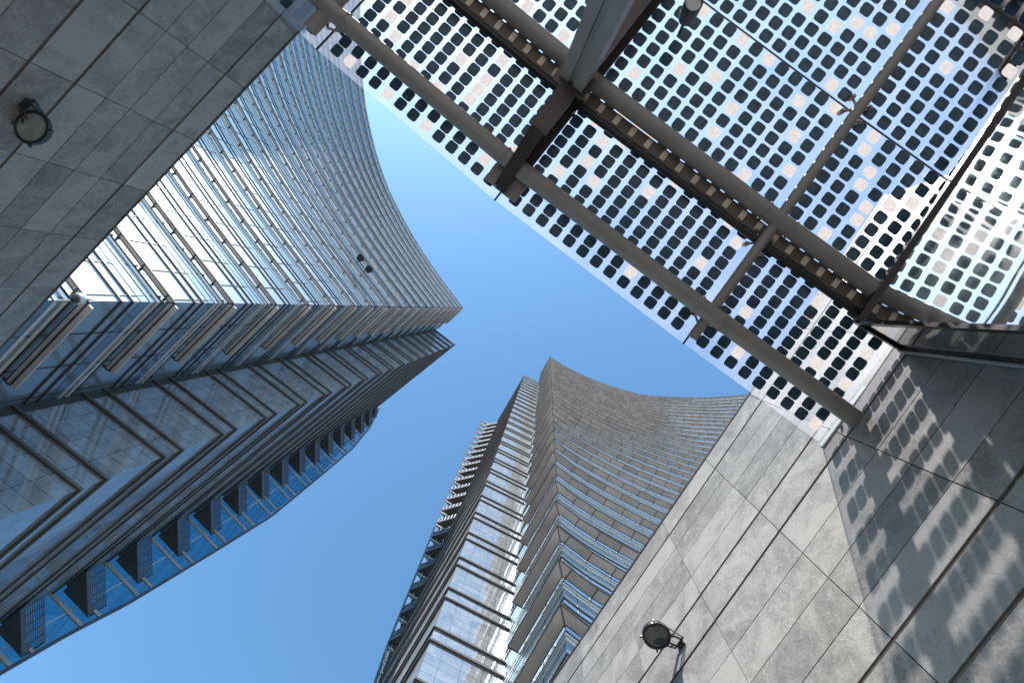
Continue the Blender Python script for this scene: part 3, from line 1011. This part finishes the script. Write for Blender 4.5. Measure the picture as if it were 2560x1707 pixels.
# spot lamp hanging from the canopy
q = ray(1735, 6)
sr = thing('spot_lamp', 'black cylinder spot lamp hanging below the canopy panels', 'spot lamp', (q.x * 6.5, q.y * 6.5, 6.5))
k = MB(); o = q * 6.25
k.lathe(o, (0, 0, -1), [(0.0, -0.34), (0.10, -0.33), (0.112, -0.2), (0.112, 0.0), (0.104, 0.004), (0.095, -0.02)], 28)
k.build('housing', 'lamp_body', sr, smooth=True)
k = MB(); k.lathe(o, (0, 0, -1), [(0.098, -0.02), (0.06, -0.012), (0, -0.01)], 24); k.build('lens', 'lens_grey', sr, smooth=True)
k = MB(); k.tube([o + Vector((0, 0, .33)), Vector((o.x, o.y, 6.98))], 0.02, 10); k.build('stem', 'lamp_body', sr)

# dome camera on the corner of the left tower
q = ray(195, 747) * 15.2
q2 = ray(236, 749) * 15.4
cc = thing('security_camera', 'white dome security camera on the corner of the left tower', 'camera', q)
k = MB(); k.lathe(q, (0, 0, -1), [(0, -0.24), (0.12, -0.22), (0.19, -0.12), (0.205, 0.0), (0.19, 0.07), (0.16, 0.075)], 28); k.build('housing', 'cctv_white', cc, smooth=True)
k = MB(); k.lathe(q, (0, 0, -1), [(0.165, 0.07), (0.15, 0.13), (0.10, 0.19), (0.05, 0.212), (0, 0.218)], 28); k.build('dome', 'cctv_dark', cc, smooth=True)
k = MB(); k.tube([q + Vector((0.0, 0, .18)), Vector((q2.x, q2.y, q.z + .2)), Vector((-16.93, -.3, q.z + .2))], 0.055, 12); k.build('arm', 'shelf_r', cc, smooth=True)

# pair of dark facade lamps half way up the left tower's concave front
def hit_front(u, v, cvp):
    q = ray(u, v); az = math.atan2(q.y, q.x)
    best = None
    for a, b in zip(cvp, cvp[1:]):
        aa, ab = math.atan2(a.y, a.x), math.atan2(b.y, b.x)
        aa += 2 * math.pi * (aa > 0); ab += 2 * math.pi * (ab > 0); zz = az + 2 * math.pi * (az > 0)
        if min(aa, ab) <= zz <= max(aa, ab) and abs(ab - aa) > 1e-9:
            p = a.lerp(b, (zz - aa) / (ab - aa))
            d = (b - a).normalized()
            return p, d, p.length / math.hypot(q.x, q.y)
p, d, z = hit_front(895, 678, left[1])
nn = Vector((d.y, -d.x))
if nn.dot(-p) < 0: nn = -nn
zsf = 16.15 + 4 * round((z * (p.length - .6) / p.length - 16.15) / 4)
fl = thing('facade_lamp', 'pair of dark round lamps on a bracket high on the bright concave facade', 'lamp', (p.x + nn.x * .6, p.y + nn.y * .6, zsf))
br = MB()
c0 = p + nn * 0.85
br.bar((c0.x - d.x * 1.0, c0.y - d.y * 1.0, zsf + .1), (c0.x + d.x * 1.0, c0.y + d.y * 1.0, zsf + .1), 0.10, 0.10)
for sg in (-.6, .6):
    a = p + nn * .5 + d * sg
    br.bar((a.x, a.y, zsf + .1), (a.x + nn.x * .4, a.y + nn.y * .4, zsf + .1), 0.08, 0.08)
br.build('bracket', 'bronze', fl)
for sg in (-.72, .72):
    k = MB(); c = p + nn * 1.2 + d * sg
    k.lathe((c.x, c.y, zsf + .1), (0, 0, -1), [(0, -0.4), (.26, -.35), (.37, -.15), (.38, .1), (.32, .12), (0, .1)], 24)
    k.build('lamp_head', 'lamp_body', fl, smooth=True)
